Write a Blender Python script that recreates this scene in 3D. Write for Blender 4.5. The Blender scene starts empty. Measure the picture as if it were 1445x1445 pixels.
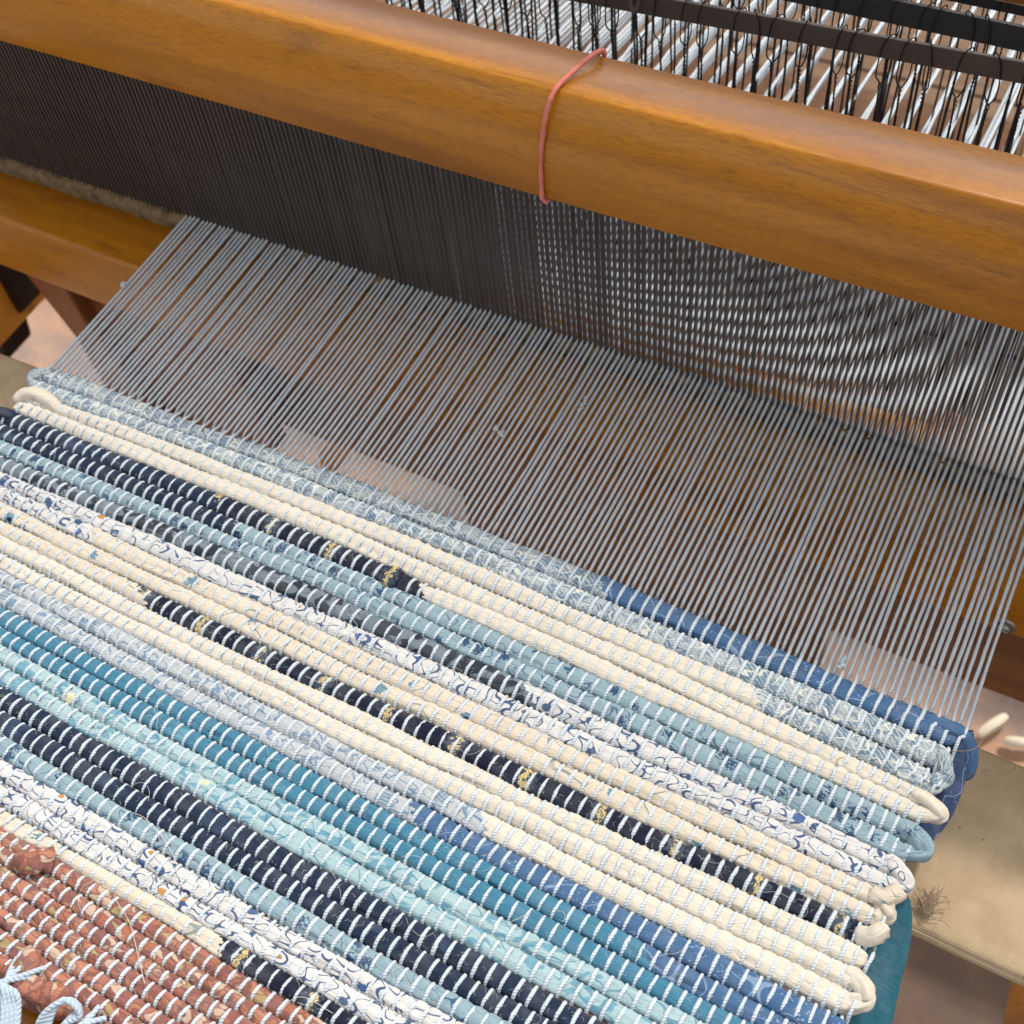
import bpy, math, random
import numpy as np
from mathutils import Matrix, Vector
random.seed(7); rng = np.random.default_rng(7)
PI = math.pi
S = bpy.context.scene
COL = S.collection

# ------------------------------------------------------------------ camera
RC = np.array([[0.88693461, 0.45420467, -0.0839352], [0.33353755, -0.75550817, -0.56387951], [-0.31953043, 0.47212872, -0.82158066]])
FPX, CX = 1809.2086, 722.5           # focal length in pixels of the 1445 px photograph
CAMZ = 0.5
cam = bpy.data.cameras.new('camera'); cam_o = bpy.data.objects.new('camera', cam); COL.objects.link(cam_o)
m = Matrix.Identity(4)
for i in range(3):
    m[i][0], m[i][1], m[i][2] = RC[0][i], -RC[1][i], -RC[2][i]
m[2][3] = CAMZ
cam_o.matrix_world = m
cam.sensor_width = 36; cam.lens = 36 * FPX / 1445; cam.clip_start = 0.01; cam.clip_end = 200
cam.dof.use_dof = True; cam.dof.focus_distance = 0.525; cam.dof.aperture_fstop = 18.0
S.camera = cam_o

# ------------------------------------------------------------------ light
SUN_EL, SUN_AZ = math.radians(55), math.radians(-12)     # from beyond the loom, a little from the right
w = bpy.data.worlds.new('World'); S.world = w; w.use_nodes = True
nt = w.node_tree; bg = nt.nodes['Background']
sky = nt.nodes.new('ShaderNodeTexSky'); sky.sky_type = 'NISHITA'; sky.sun_disc = False
sky.sun_elevation = SUN_EL; sky.sun_rotation = -SUN_AZ
sky.air_density = 1.0; sky.dust_density = 2.5; sky.ozone_density = 1.0
hs = nt.nodes.new('ShaderNodeHueSaturation'); hs.inputs['Saturation'].default_value = 0.12   # thin bright cloud
nt.links.new(sky.outputs[0], hs.inputs['Color']); nt.links.new(hs.outputs[0], bg.inputs[0]); bg.inputs[1].default_value = 0.15
sun = bpy.data.lights.new('sun', 'SUN'); sun.energy = 1.5; sun.angle = math.radians(3.5); sun.color = (1.0, 0.94, 0.86)
sun_o = bpy.data.objects.new('sun', sun); COL.objects.link(sun_o)
d = Vector((-math.sin(SUN_AZ) * math.cos(SUN_EL), math.cos(SUN_AZ) * math.cos(SUN_EL), math.sin(SUN_EL)))
sun_o.rotation_euler = d.to_track_quat('Z', 'Y').to_euler()
S.view_settings.view_transform = 'Standard'; S.view_settings.look = 'None'
S.view_settings.exposure = 0.80; S.view_settings.gamma = 1.0
S.cycles.max_bounces = 8; S.cycles.diffuse_bounces = 4

# ------------------------------------------------------------------ helpers
def ray(u, v): return RC.T @ np.array([u - CX, v - CX, FPX])
def on_z(u, v, z=0.0):
    q = ray(u, v); t = (z - CAMZ) / q[2]; return np.array([q[0] * t, q[1] * t, z])
def on_y(u, v, y):
    q = ray(u, v); t = y / q[1]; return np.array([q[0] * t, y, q[2] * t + CAMZ])
def lin(r, g, b):
    f = lambda c: c / 12.92 if c <= 0.04045 else ((c + 0.055) / 1.055) ** 2.4
    return (f(r / 255), f(g / 255), f(b / 255), 1.0)
def empty(name, loc=(0, 0, 0)):
    o = bpy.data.objects.new(name, None); o.location = loc; o.empty_display_size = 0.02; COL.objects.link(o); return o
def tag(o, label=None, cat=None, group=None, kind=None):
    if label: o['label'] = label
    if cat: o['category'] = cat
    if group: o['group'] = group
    if kind: o['kind'] = kind
    return o
def link(name, me, parent=None):
    o = bpy.data.objects.new(name, me); COL.objects.link(o)
    if parent is not None:
        o.parent = parent
        if parent.location.length > 0: o.matrix_parent_inverse = Matrix.Translation(-parent.location)
    return o
def mesh(name, V, F, mats, smooth=True, uv=None, mi=None):
    me = bpy.data.meshes.new(name)
    V = np.asarray(V, dtype=np.float32).reshape(-1, 3); F = np.asarray(F, dtype=np.int32)
    nF, k = F.shape
    me.vertices.add(len(V)); me.vertices.foreach_set('co', V.ravel())
    me.loops.add(nF * k); me.loops.foreach_set('vertex_index', F.ravel())
    me.polygons.add(nF); me.polygons.foreach_set('loop_start', np.arange(0, nF * k, k, dtype=np.int32))
    me.polygons.foreach_set('use_smooth', np.full(nF, smooth))
    for mt in (mats if isinstance(mats, (list, tuple)) else [mats]): me.materials.append(mt)
    if mi is not None: me.polygons.foreach_set('material_index', np.asarray(mi, dtype=np.int32))
    if uv is not None:
        l = me.uv_layers.new(name='UVMap'); l.data.foreach_set('uv', np.asarray(uv, dtype=np.float32).ravel())
    me.update(); me.validate(); return me
class MB:
    def __init__(s): s.V = []; s.F = []; s.UV = []; s.n = 0
    def add(s, V, F, UV=None):
        V = np.asarray(V, float).reshape(-1, 3); F = np.asarray(F, int)
        s.V.append(V); s.F.append(F + s.n); s.n += len(V)
        s.UV.append(UV if UV is not None else np.zeros((F.size, 2)))
    def me(s, name, mats, smooth=True):
        return mesh(name, np.concatenate(s.V), np.concatenate(s.F), mats, smooth, np.concatenate(s.UV))
def tube_arr(P, r, n=6, ref=(0, 0, 1), cap=True, ru=None, prof=None, tw=None):
    """P (N,3) path; r (N,) half thickness along 'up', ru (N,) across. prof: (n,) radius factors or (N,n)"""
    P = np.asarray(P, float); N = len(P); r = np.broadcast_to(np.asarray(r, float), (N,))
    ru = r if ru is None else np.broadcast_to(np.asarray(ru, float), (N,))
    T = np.gradient(P, axis=0); T /= np.linalg.norm(T, axis=1)[:, None] + 1e-12
    sd = np.cross(T, np.asarray(ref, float)); sd /= np.linalg.norm(sd, axis=1)[:, None] + 1e-12
    up = np.cross(sd, T)
    a = np.arange(n) * 2 * PI / n
    A = np.broadcast_to(a, (N, n)).copy()
    if tw is not None: A = A + np.asarray(tw)[:, None]
    f = np.ones((N, n)) if prof is None else np.broadcast_to(prof, (N, n))
    V = P[:, None, :] + (np.cos(A) * f * ru[:, None])[:, :, None] * sd[:, None, :] + (np.sin(A) * f * r[:, None])[:, :, None] * up[:, None, :]
    L = np.concatenate([[0], np.cumsum(np.linalg.norm(np.diff(P, axis=0), axis=1))])
    i = np.arange(N - 1)[:, None]; j = np.arange(n)[None, :]; j2 = (j + 1) % n
    F = np.stack([i * n + j, (i + 1) * n + j, (i + 1) * n + j2, i * n + j2], -1).reshape(-1, 4)
    u0 = np.broadcast_to(L[:-1, None], (N - 1, n)); u1 = np.broadcast_to(L[1:, None], (N - 1, n))
    v0 = np.broadcast_to(np.arange(n)[None] / n, (N - 1, n)); v1 = v0 + 1.0 / n
    UV = np.stack([np.stack([u0, v0], -1), np.stack([u1, v0], -1), np.stack([u1, v1], -1), np.stack([u0, v1], -1)], 2).reshape(-1, 2)
    V = V.reshape(-1, 3)
    if cap:
        V = np.concatenate([V, P[:1], P[-1:]]); c0, c1 = N * n, N * n + 1
        jj = np.arange(n); k2 = (jj + 1) % n
        # degenerate-free quads by pairing: n is even
        q0 = np.stack([np.full(n // 2, c0), jj[::2], k2[::2], (k2[::2] + 1) % n], -1)
        b = (N - 1) * n
        q1 = np.stack([np.full(n // 2, c1), b + (k2[::2] + 1) % n, b + k2[::2], b + jj[::2]], -1)
        F = np.concatenate([F, q0, q1]); UV = np.concatenate([UV, np.zeros((q0.size + q1.size, 2))])
    return V, F, UV
def smooth_path(pts, n=24):
    P = np.asarray(pts, float); k = len(P)
    if k < 3: return np.linspace(P[0], P[-1], n)
    Q = np.concatenate([[2 * P[0] - P[1]], P, [2 * P[-1] - P[-2]]]); out = []
    per = max(2, n // (k - 1))
    for i in range(k - 1):
        t = np.linspace(0, 1, per, endpoint=False)[:, None]
        a, b, c, e = Q[i], Q[i + 1], Q[i + 2], Q[i + 3]
        out.append(0.5 * (2 * b + (c - a) * t + (2 * a - 5 * b + 4 * c - e) * t * t + (3 * b - a - 3 * c + e) * t ** 3))
    out.append(P[-1:]); return np.concatenate(out)
def extrude_x(prof, x0, x1, nseg=1, bend=None):
    """closed profile of (y,z), swept along x; quads + fan-free end caps"""
    p = np.asarray(prof, float); k = len(p); X = np.linspace(x0, x1, nseg + 1)
    V = np.zeros((nseg + 1, k, 3)); V[:, :, 0] = X[:, None]; V[:, :, 1] = p[None, :, 0]; V[:, :, 2] = p[None, :, 1]
    if bend is not None: V = bend(V)
    i = np.arange(nseg)[:, None]; j = np.arange(k)[None]; j2 = (j + 1) % k
    F = np.stack([i * k + j, i * k + j2, (i + 1) * k + j2, (i + 1) * k + j], -1).reshape(-1, 4)
    V = V.reshape(-1, 3); caps = []
    for base, rev in ((0, False), (nseg * k, True)):
        for a in range(1, k - 2, 2):
            q = [base, base + a, base + a + 1, base + a + 2]; caps.append(q if rev else q[::-1])
        if k % 2: pass
    F = np.concatenate([F, np.array(caps, int)]) if caps else F
    return V, F
def round_prof(p, r, n=4):
    """round the corners of a closed polygon; r radius per corner"""
    p = np.asarray(p, float); out = []
    for i in range(len(p)):
        a, b, c = p[i - 1], p[i], p[(i + 1) % len(p)]; ri = r[i] if hasattr(r, '__len__') else r
        u = (a - b) / np.linalg.norm(a - b); v = (c - b) / np.linalg.norm(c - b)
        for t in np.linspace(0, 1, n + 1):
            out.append(b + u * ri * (1 - t) ** 2 + v * ri * t ** 2)
    return np.array(out)
def board(name, corners, thick, mat, parent, bev=0.003, axis=(0, 1, 0)):
    """bevelled prism: polygon (3-D points) pushed back along axis"""
    import bmesh
    bm = bmesh.new(); vs = [bm.verts.new(Vector(c)) for c in corners]; f = bm.faces.new(vs)
    r = bmesh.ops.extrude_face_region(bm, geom=[f]); ax = Vector(axis) * thick
    for v in r['geom']:
        if isinstance(v, bmesh.types.BMVert): v.co += ax
    bmesh.ops.recalc_face_normals(bm, faces=bm.faces[:])
    bmesh.ops.bevel(bm, geom=bm.edges[:], offset=bev, segments=2, affect='EDGES', profile=0.5)
    me = bpy.data.meshes.new(name); bm.to_mesh(me); bm.free(); me.materials.append(mat)
    return link(name, me, parent)

# ------------------------------------------------------------------ materials
class NT:
    def __init__(s, name):
        s.m = bpy.data.materials.new(name); s.m.use_nodes = True; s.t = s.m.node_tree; s.b = s.t.nodes['Principled BSDF']
    def n(s, typ, **kw):
        x = s.t.nodes.new('ShaderNode' + typ)
        for k, v in kw.items():
            if k.startswith('i_'):
                key = k[2:].replace('_', ' ')
                x.inputs[key].default_value = v
            else: setattr(x, k, v)
        return x
    def l(s, a, b): s.t.links.new(a, b)
    def math(s, op, a, b=None, c=None, clamp=False):
        x = s.n('Math', operation=op, use_clamp=clamp)
        for i, v in enumerate((a, b, c)):
            if v is None: continue
            if isinstance(v, (int, float)): x.inputs[i].default_value = v
            else: s.l(v, x.inputs[i])
        return x.outputs[0]
    def mix(s, f, a, b, bt='MIX'):
        x = s.n('Mix', data_type='RGBA', blend_type=bt)
        for sock, v in ((x.inputs[0], f), (x.inputs[6], a), (x.inputs[7], b)):
            if isinstance(v, (int, float, tuple)): sock.default_value = v
            else: s.l(v, sock)
        return x.outputs[2]
    def step(s, v, lo, hi):   # smooth 0..1
        x = s.n('MapRange', interpolation_type='SMOOTHSTEP', clamp=True); s.l(v, x.inputs[0]); x.inputs[1].default_value = lo; x.inputs[2].default_value = hi
        return x.outputs[0]
    def noise(s, vec, sc, det=2, rough=0.5, dist=0.0):
        x = s.n('TexNoise'); s.l(vec, x.inputs['Vector']); x.inputs['Scale'].default_value = sc; x.inputs['Detail'].default_value = det
        x.inputs['Roughness'].default_value = rough; x.inputs['Distortion'].default_value = dist; return x
    def vor(s, vec, sc, feat='F1', rnd=1.0):
        x = s.n('TexVoronoi', feature=feat); s.l(vec, x.inputs['Vector']); x.inputs['Scale'].default_value = sc; x.inputs['Randomness'].default_value = rnd; return x
    def mapv(s, vec, sc=(1, 1, 1), loc=(0, 0, 0), rot=(0, 0, 0)):
        x = s.n('Mapping'); s.l(vec, x.inputs[0]); x.inputs['Scale'].default_value = sc; x.inputs['Location'].default_value = loc; x.inputs['Rotation'].default_value = rot; return x.outputs[0]
    def bump(s, h, strength=0.5, dist=0.0002):
        x = s.n('Bump'); x.inputs['Strength'].default_value = strength; x.inputs['Distance'].default_value = dist; s.l(h, x.inputs['Height']); s.l(x.outputs[0], s.b.inputs['Normal'])

def wood(name, ca, cb, rough=0.3, gscale=1.0, coat=0.3, dark=(90, 45, 12), along='x', spec=0.38):
    t = NT(name); tc = t.n('TexCoord').outputs['Object']
    sc = {'x': (1.2, 14, 14), 'z': (14, 14, 1.2)}[along]; sf = {'x': (60, 1000, 1000), 'z': (1000, 1000, 60)}[along]
    v = t.mapv(tc, sc); n1 = t.noise(v, 2.2 * gscale, 4, 0.6, 0.6).outputs[0]
    v2 = t.mapv(tc, sf); n2 = t.noise(v2, 3.0 * gscale, 3, 0.6).outputs[0]
    v3 = t.mapv(tc, {'x': (4, 30, 30), 'z': (30, 30, 4)}[along]); n3 = t.noise(v3, 2.0, 3, 0.6, 1.5).outputs[0]
    c = t.mix(t.step(n1, 0.35, 0.68), lin(*ca), lin(*cb))
    c = t.mix(t.math('MULTIPLY', t.step(n3, 0.56, 0.74), 0.45), c, lin(*dark))
    c = t.mix(t.math('MULTIPLY', t.step(n2, 0.46, 0.66), 0.48), c, lin(*dark))
    n4 = t.noise(tc, 60, 4, 0.7).outputs[0]; c = t.mix(t.math('MULTIPLY', t.step(n4, 0.68, 0.74), 0.3), c, lin(*dark))
    t.l(c, t.b.inputs['Base Color']); t.l(t.math('MULTIPLY_ADD', n2, 0.25, rough - 0.1), t.b.inputs['Roughness'])
    t.b.inputs['Coat Weight'].default_value = coat; t.b.inputs['Coat Roughness'].default_value = 0.12; t.b.inputs['Specular IOR Level'].default_value = spec
    t.bump(t.math('ADD', n2, t.math('MULTIPLY', n4, 0.6)), 0.35, 0.0002); return t.m

def fabric_base(t):
    uv = t.n('UVMap').outputs[0]
    v = t.mapv(uv, (1, 1, 1))
    return v
def fabric_finish(t, col, fold=0.5, rough=0.92):
    uv = t.uv
    # thread weave of the cloth: two crossed fine waves + slubs, colour slightly uneven
    wv = t.n('TexWave', wave_type='BANDS', bands_direction='X'); wv.inputs['Scale'].default_value = 480; t.l(uv, wv.inputs['Vector'])
    wh = t.n('TexWave', wave_type='BANDS', bands_direction='Y'); wh.inputs['Scale'].default_value = 480; t.l(uv, wh.inputs['Vector'])
    n = t.noise(t.mapv(uv, (1, 2.5, 1)), 420, 3, 0.7).outputs[0]
    n2 = t.noise(uv, 90, 3, 0.6).outputs[0]
    n3 = t.noise(t.mapv(uv, (1, 9, 1)), 60, 2, 0.5, 0.6).outputs[0]
    h = t.math('ADD', t.math('MULTIPLY', wv.outputs[1], 0.25), t.math('MULTIPLY', wh.outputs[1], 0.25))
    h = t.math('ADD', h, t.math('MULTIPLY', n, 1.3)); h = t.math('ADD', h, t.math('MULTIPLY', n3, 2.2 * fold))
    n5 = t.noise(t.mapv(uv, (1, 14, 1)), 34, 2, 0.6, 1.2).outputs[0]; cre = t.math('ABSOLUTE', t.math('SUBTRACT', n5, 0.5)); h = t.math('ADD', h, t.math('MULTIPLY', t.step(cre, 0.0, 0.035), 1.6))
    col = t.mix(t.math('MULTIPLY', t.step(n, 0.45, 0.75), 0.14), col, (0.02, 0.02, 0.03, 1))
    col = t.mix(t.math('MULTIPLY', t.step(n2, 0.4, 0.7), 0.07), col, (0.6, 0.6, 0.6, 1))
    col = t.mix(1.0, col, (0.86, 0.865, 0.88, 1), 'MULTIPLY')      # cloth tones lowered evenly to balance the exposure
    t.l(col, t.b.inputs['Base Color']); t.b.inputs['Roughness'].default_value = rough
    t.b.inputs['Specular IOR Level'].default_value = 0.08
    t.b.inputs['Sheen Weight'].default_value = 0.03; t.b.inputs['Sheen Roughness'].default_value = 0.6
    t.bump(h, 0.5, 0.00035); return t.m
def fabric(name, base, build=None, fold=0.5):
    t = NT(name); t.uv = fabric_base(t)
    col = lin(*base)
    if build: col = build(t, col)
    else:
        r = t.n('RGB'); r.outputs[0].default_value = col; col = r.outputs[0]
    return fabric_finish(t, col, fold)
def contour(t, sc, w, det=1.0, loc=0.0, mapping=(1, 1, 1), level=0.5):
    n = t.noise(t.mapv(t.uv, mapping, (loc, loc * 0.7, 0)), sc, det, 0.5, 0.3).outputs[0]
    dd = t.math('ABSOLUTE', t.math('SUBTRACT', n, level)); return t.math('SUBTRACT', 1.0, t.step(dd, w * 0.6, w * 1.3))
def blobs(t, sc, r, ragged=0.25, keep=0.5, loc=0.0):
    """irregular little motifs sown sparsely"""
    v = t.vor(t.mapv(t.uv, (1, 1, 1), (loc, loc, 0)), sc)
    nz = t.noise(t.uv, sc * 7, 2, 0.6).outputs[0]
    d = t.math('ADD', v.outputs['Distance'], t.math('MULTIPLY', t.math('SUBTRACT', nz, 0.5), ragged * 2))
    hit = t.math('SUBTRACT', 1.0, t.step(d, r * 0.85, r))
    sp = t.n('SeparateColor'); t.l(v.outputs['Color'], sp.inputs[0])
    k = t.math('LESS_THAN', sp.outputs[0], keep)
    return t.math('MULTIPLY', hit, k), sp
def f_gray(t, c):      # slate blue floral with cream hatching
    n = t.noise(t.uv, 150, 2, 0.5, 0.8).outputs[0]
    a = t.mix(t.step(n, 0.44, 0.47), lin(110, 136, 156), lin(166, 178, 182))
    h1 = t.n('TexWave', wave_type='BANDS', bands_direction='DIAGONAL'); h1.inputs['Scale'].default_value = 420; h1.inputs['Distortion'].default_value = 3.0; t.l(t.uv, h1.inputs['Vector'])
    a = t.mix(t.math('MULTIPLY', t.step(h1.outputs[1], 0.5, 0.85), 0.6), a, lin(206, 204, 192))
    a = t.mix(t.math('MULTIPLY', contour(t, 260, 0.026, 2), 0.7), a, lin(92, 118, 144))
    a = t.mix(t.math('MULTIPLY', contour(t, 150, 0.016, 1, 3.3), 0.8), a, lin(232, 228, 212)); return a
def f_gray2(t, c):     # lighter, more cream in it
    n = t.noise(t.uv, 120, 2, 0.5, 0.8).outputs[0]
    a = t.mix(t.step(n, 0.36, 0.42), lin(122, 146, 166), lin(182, 188, 192))
    h1 = t.n('TexWave', wave_type='BANDS', bands_direction='Y'); h1.inputs['Scale'].default_value = 260; h1.inputs['Distortion'].default_value = 3; t.l(t.uv, h1.inputs['Vector'])
    a = t.mix(t.math('MULTIPLY', t.step(h1.outputs[1], 0.5, 0.85), 0.6), a, lin(204, 199, 188))
    a = t.mix(t.math('MULTIPLY', contour(t, 170, 0.022, 2), 0.8), a, lin(96, 132, 164)); return a
def f_aqua(t, c):      # dusty aqua with small navy sprigs
    a = c; b1, _ = blobs(t, 150, 0.34, 0.60, 0.55); a = t.mix(b1, a, lin(54, 80, 112))
    a = t.mix(t.math('MULTIPLY', t.math('MULTIPLY', contour(t, 150, 0.014, 1, 1.7), t.step(t.noise(t.uv, 50).outputs[0], 0.45, 0.55)), 0.9), a, lin(52, 88, 122)); return a
def f_white(t, c):     # white with blue looping outlines and ochre dots
    a = c
    a = t.mix(contour(t, 210, 0.024, 0.0), a, lin(70, 90, 124))
    rv_ = t.vor(t.mapv(t.uv, (1, 1, 1), (3.1, 1.3, 0)), 135, rnd=.8); sr = t.n('SeparateColor'); t.l(rv_.outputs['Color'], sr.inputs[0])
    rad = t.math('MULTIPLY_ADD', sr.outputs[1], 0.14, 0.24); ring_ = t.math('SUBTRACT', 1.0, t.step(t.math('ABSOLUTE', t.math('SUBTRACT', rv_.outputs['Distance'], rad)), 0.03, 0.06))
    inside = t.math('LESS_THAN', rv_.outputs['Distance'], rad); keep = t.math('LESS_THAN', sr.outputs[0], 0.6)
    a = t.mix(t.math('MULTIPLY', inside, keep), a, c); a = t.mix(t.math('MULTIPLY', ring_, keep), a, lin(72, 92, 128))
    cen = t.math('MULTIPLY', t.math('LESS_THAN', rv_.outputs['Distance'], 0.13), t.math('LESS_THAN', sr.outputs[0], 0.26)); a = t.mix(cen, a, lin(184, 136, 84))
    b1, _ = blobs(t, 125, 0.24, 0.10, 0.30, 2.2); a = t.mix(b1, a, lin(70, 100, 148))
    b2, _ = blobs(t, 80, 0.12, 0.02, 0.25, 7.7); a = t.mix(b2, a, lin(190, 138, 80)); return a
def f_creamfl(t, c):   # cream with sparse teal ragged flowers
    a = c; b1, _ = blobs(t, 95, 0.27, 0.26, 0.42, 4.0); a = t.mix(b1, a, lin(108, 142, 158))
    b2, _ = blobs(t, 95, 0.10, 0.02, 0.38, 4.0); a = t.mix(b2, a, lin(24, 38, 62))
    a = t.mix(t.math('MULTIPLY', t.math('MULTIPLY', contour(t, 70, 0.009, 0, 2.0), t.step(t.noise(t.uv, 40).outputs[0], 0.5, 0.56)), 0.8), a, lin(110, 132, 140)); return a
def f_cream(t, c):
    m_ = t.math('MULTIPLY', contour(t, 60, 0.0035, 0, 9.0), t.step(t.noise(t.uv, 18).outputs[0], 0.56, 0.62)); return t.mix(t.math('MULTIPLY', m_, 0.6), c, lin(150, 140, 110))
def f_char(t, c):      # charcoal grey with black leaves
    n = t.noise(t.uv, 105, 1, 0.5, 1.0).outputs[0]
    a = t.mix(t.step(n, 0.50, 0.54), lin(118, 130, 138), lin(48, 56, 64)); return t.mix(t.math('MULTIPLY', contour(t, 160, 0.012, 1, 2.0), 0.7), a, lin(60, 68, 76))
def f_navy(t, c):
    n = t.noise(t.uv, 35, 3, 0.6).outputs[0]; a = t.mix(t.math('MULTIPLY', t.step(n, 0.58, 0.66), 0.5), c, lin(70, 86, 112))
    return a
def f_navyfl(t, c):    # navy with yellow-cream flowers repeating along the strip
    ob = t.n('TexCoord').outputs['Object']; sx = t.n('SeparateXYZ'); t.l(ob, sx.inputs[0])
    fr = t.math('FRACT', t.math('MULTIPLY_ADD', sx.outputs[0], 1 / 0.0338, 0.28)); dd = t.math('MULTIPLY', t.math('ABSOLUTE', t.math('SUBTRACT', fr, 0.5)), 0.0338)
    nz = t.noise(ob, 520, 1, 0.5).outputs[0]; d2 = t.math('ADD', dd, t.math('MULTIPLY', t.math('SUBTRACT', nz, 0.5), 0.0085))
    b1 = t.math('SUBTRACT', 1.0, t.step(d2, 0.0013, 0.0016)); b0 = t.math('SUBTRACT', 1.0, t.step(d2, 0.0036, 0.0039))
    pet = t.step(t.math('ABSOLUTE', t.math('SUBTRACT', t.noise(ob, 760, 0).outputs[0], 0.5)), 0.03, 0.06)
    a = t.mix(t.math('MULTIPLY', b0, 0.6), c, lin(78, 92, 108)); return t.mix(t.math('MULTIPLY', b1, pet), a, lin(208, 184, 126))
def f_pale(t, c):      # pale aqua with teal streaks
    n = t.noise(t.mapv(t.uv, (1, 1.6, 1)), 75, 2, 0.6, 1.5).outputs[0]
    a = t.mix(t.step(n, 0.55, 0.60), c, lin(112, 160, 176)); a = t.mix(t.math('MULTIPLY', contour(t, 95, 0.014, 1, 2.5), 0.8), a, lin(84, 136, 158))
    b2, _ = blobs(t, 60, 0.22, 0.15, 0.22, 3.0); return t.mix(b2, a, lin(228, 222, 180))
def f_denim(t, c):
    n = t.vor(t.uv, 900).outputs['Distance']; k = t.math('MULTIPLY', t.math('SUBTRACT', 1.0, t.step(n, 0.12, 0.26)), t.step(t.noise(t.uv, 60, 2).outputs[0], 0.46, 0.58))
    a = t.mix(t.math('MULTIPLY', k, 0.8), c, lin(178, 196, 226)); return t.mix(t.math('MULTIPLY', contour(t, 60, 0.006, 0, 2), 0.5), a, lin(170, 190, 215))
def f_teal(t, c):
    n = t.noise(t.uv, 40, 3, 0.6).outputs[0]; return t.mix(t.math('MULTIPLY', t.step(n, 0.60, 0.68), 0.35), c, lin(150, 200, 218))
def f_terra(t, c):     # terracotta floral: orange, rust, cream and olive petals outlined in dark red
    uvd = t.mapv(t.uv, (1, 1, 1)); nz = t.noise(t.uv, 130, 2, 0.5)
    off = t.n('VectorMath', operation='MULTIPLY_ADD'); t.l(nz.outputs['Color'], off.inputs[0]); off.inputs[1].default_value = (0.011, 0.011, 0); t.l(uvd, off.inputs[2])
    v = t.vor(off.outputs[0], 290); sp = t.n('SeparateColor'); t.l(v.outputs['Color'], sp.inputs[0])
    cr = t.n('ValToRGB'); cr.color_ramp.interpolation = 'CONSTANT'; e = cr.color_ramp.elements
    e[0].position = 0; e[0].color = lin(170, 96, 70); e[1].position = 0.36; e[1].color = lin(136, 72, 62)
    for p, q in ((0.56, (208, 178, 152)), (0.70, (184, 116, 86)), (0.86, (176, 152, 96)), (0.92, (126, 62, 62))):
        x = e.new(p); x.color = lin(*q)
    t.l(sp.outputs[0], cr.inputs[0])
    ve = t.n('TexVoronoi', feature='DISTANCE_TO_EDGE'); t.l(off.outputs[0], ve.inputs['Vector']); ve.inputs['Scale'].default_value = 290
    edge = t.math('SUBTRACT', 1.0, t.step(ve.outputs['Distance'], 0.05, 0.11)); return t.mix(0.22, t.mix(t.math('MULTIPLY', edge, 0.8), cr.outputs[0], lin(112, 58, 52)), lin(176, 146, 132))

M = {}
M['A'] = fabric('slate_floral_cloth', (150, 168, 180), f_gray)
M['a'] = fabric('pale_slate_floral_cloth', (180, 190, 200), f_gray2)
M['B'] = fabric('cream_cloth', (224, 213, 194), f_cream)
M['C'] = fabric('navy_cloth', (36, 48, 68), f_navy)
M['c'] = fabric('navy_flower_cloth', (30, 35, 52), f_navyfl)
M['D'] = fabric('aqua_sprig_cloth', (142, 166, 174), f_aqua)
M['E'] = fabric('charcoal_leaf_cloth', (100, 112, 120), f_char)
M['F'] = fabric('white_loop_print_cloth', (218, 214, 208), f_white)
M['G'] = fabric('cream_flower_print_cloth', (220, 206, 184), f_creamfl)
M['H'] = fabric('teal_cloth', (68, 124, 148), f_teal)
M['I'] = fabric('pale_aqua_print_cloth', (166, 192, 194), f_pale)
M['J'] = fabric('denim_blue_cloth', (74, 106, 142), f_denim)
M['K'] = fabric('terracotta_floral_cloth', (196, 100, 66), f_terra)
M['T'] = fabric('dark_teal_cloth', (46, 98, 112), None)
M['N'] = fabric('shaded_denim_cloth', (60, 76, 108), f_denim)  # the denim cloth again, darkened in colour for shade under the rug
MK = list(M)

def yarn_mat(name, col, scale=833.0, bump=0.9, tint=0.2):
    t = NT(name); uv = t.n('UVMap').outputs[0]
    sx = t.n('SeparateXYZ'); t.l(uv, sx.inputs[0])
    ph = t.math('ADD', t.math('MULTIPLY', sx.outputs[0], scale), t.math('MULTIPLY', sx.outputs[1], 2.0))
    s = t.math('SINE', t.math('MULTIPLY', ph, 2 * PI)); s = t.math('MULTIPLY_ADD', s, 0.5, 0.5)
    tc = t.n('TexCoord').outputs['Object']; n = t.noise(tc, 3500, 2, 0.6).outputs[0]; n2 = t.noise(tc, 300, 2).outputs[0]
    c = t.mix(t.math('MULTIPLY', t.step(n2, 0.3, 0.7), 0.25), lin(*col), lin(min(255, col[0] + 18), min(255, col[1] + 12), min(255, col[2] + 8)))
    c = t.mix(t.math('MULTIPLY', t.math('SUBTRACT', 1.0, t.step(s, 0.0, 0.45)), tint), c, lin(int(col[0] * .62), int(col[1] * .66), int(col[2] * .7)))  # crease shade between the plies put into the colour
    t.l(c, t.b.inputs['Base Color']); t.b.inputs['Roughness'].default_value = 0.85; t.b.inputs['Specular IOR Level'].default_value = 0.2
    t.b.inputs['Sheen Weight'].default_value = 0.1
    t.bump(t.math('ADD', s, t.math('MULTIPLY', n, 0.5)), bump, 0.00025); return t.m
YARN = yarn_mat('pale_blue_yarn', (194, 204, 211), bump=0.8, tint=0.2)
KNOT = yarn_mat('knotted_blue_yarn', (176, 192, 204), 520, 1.0, 0.35)
COTTON = yarn_mat('cream_cotton_cord', (226, 214, 196), 300, 1.0, 0.25)
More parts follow.
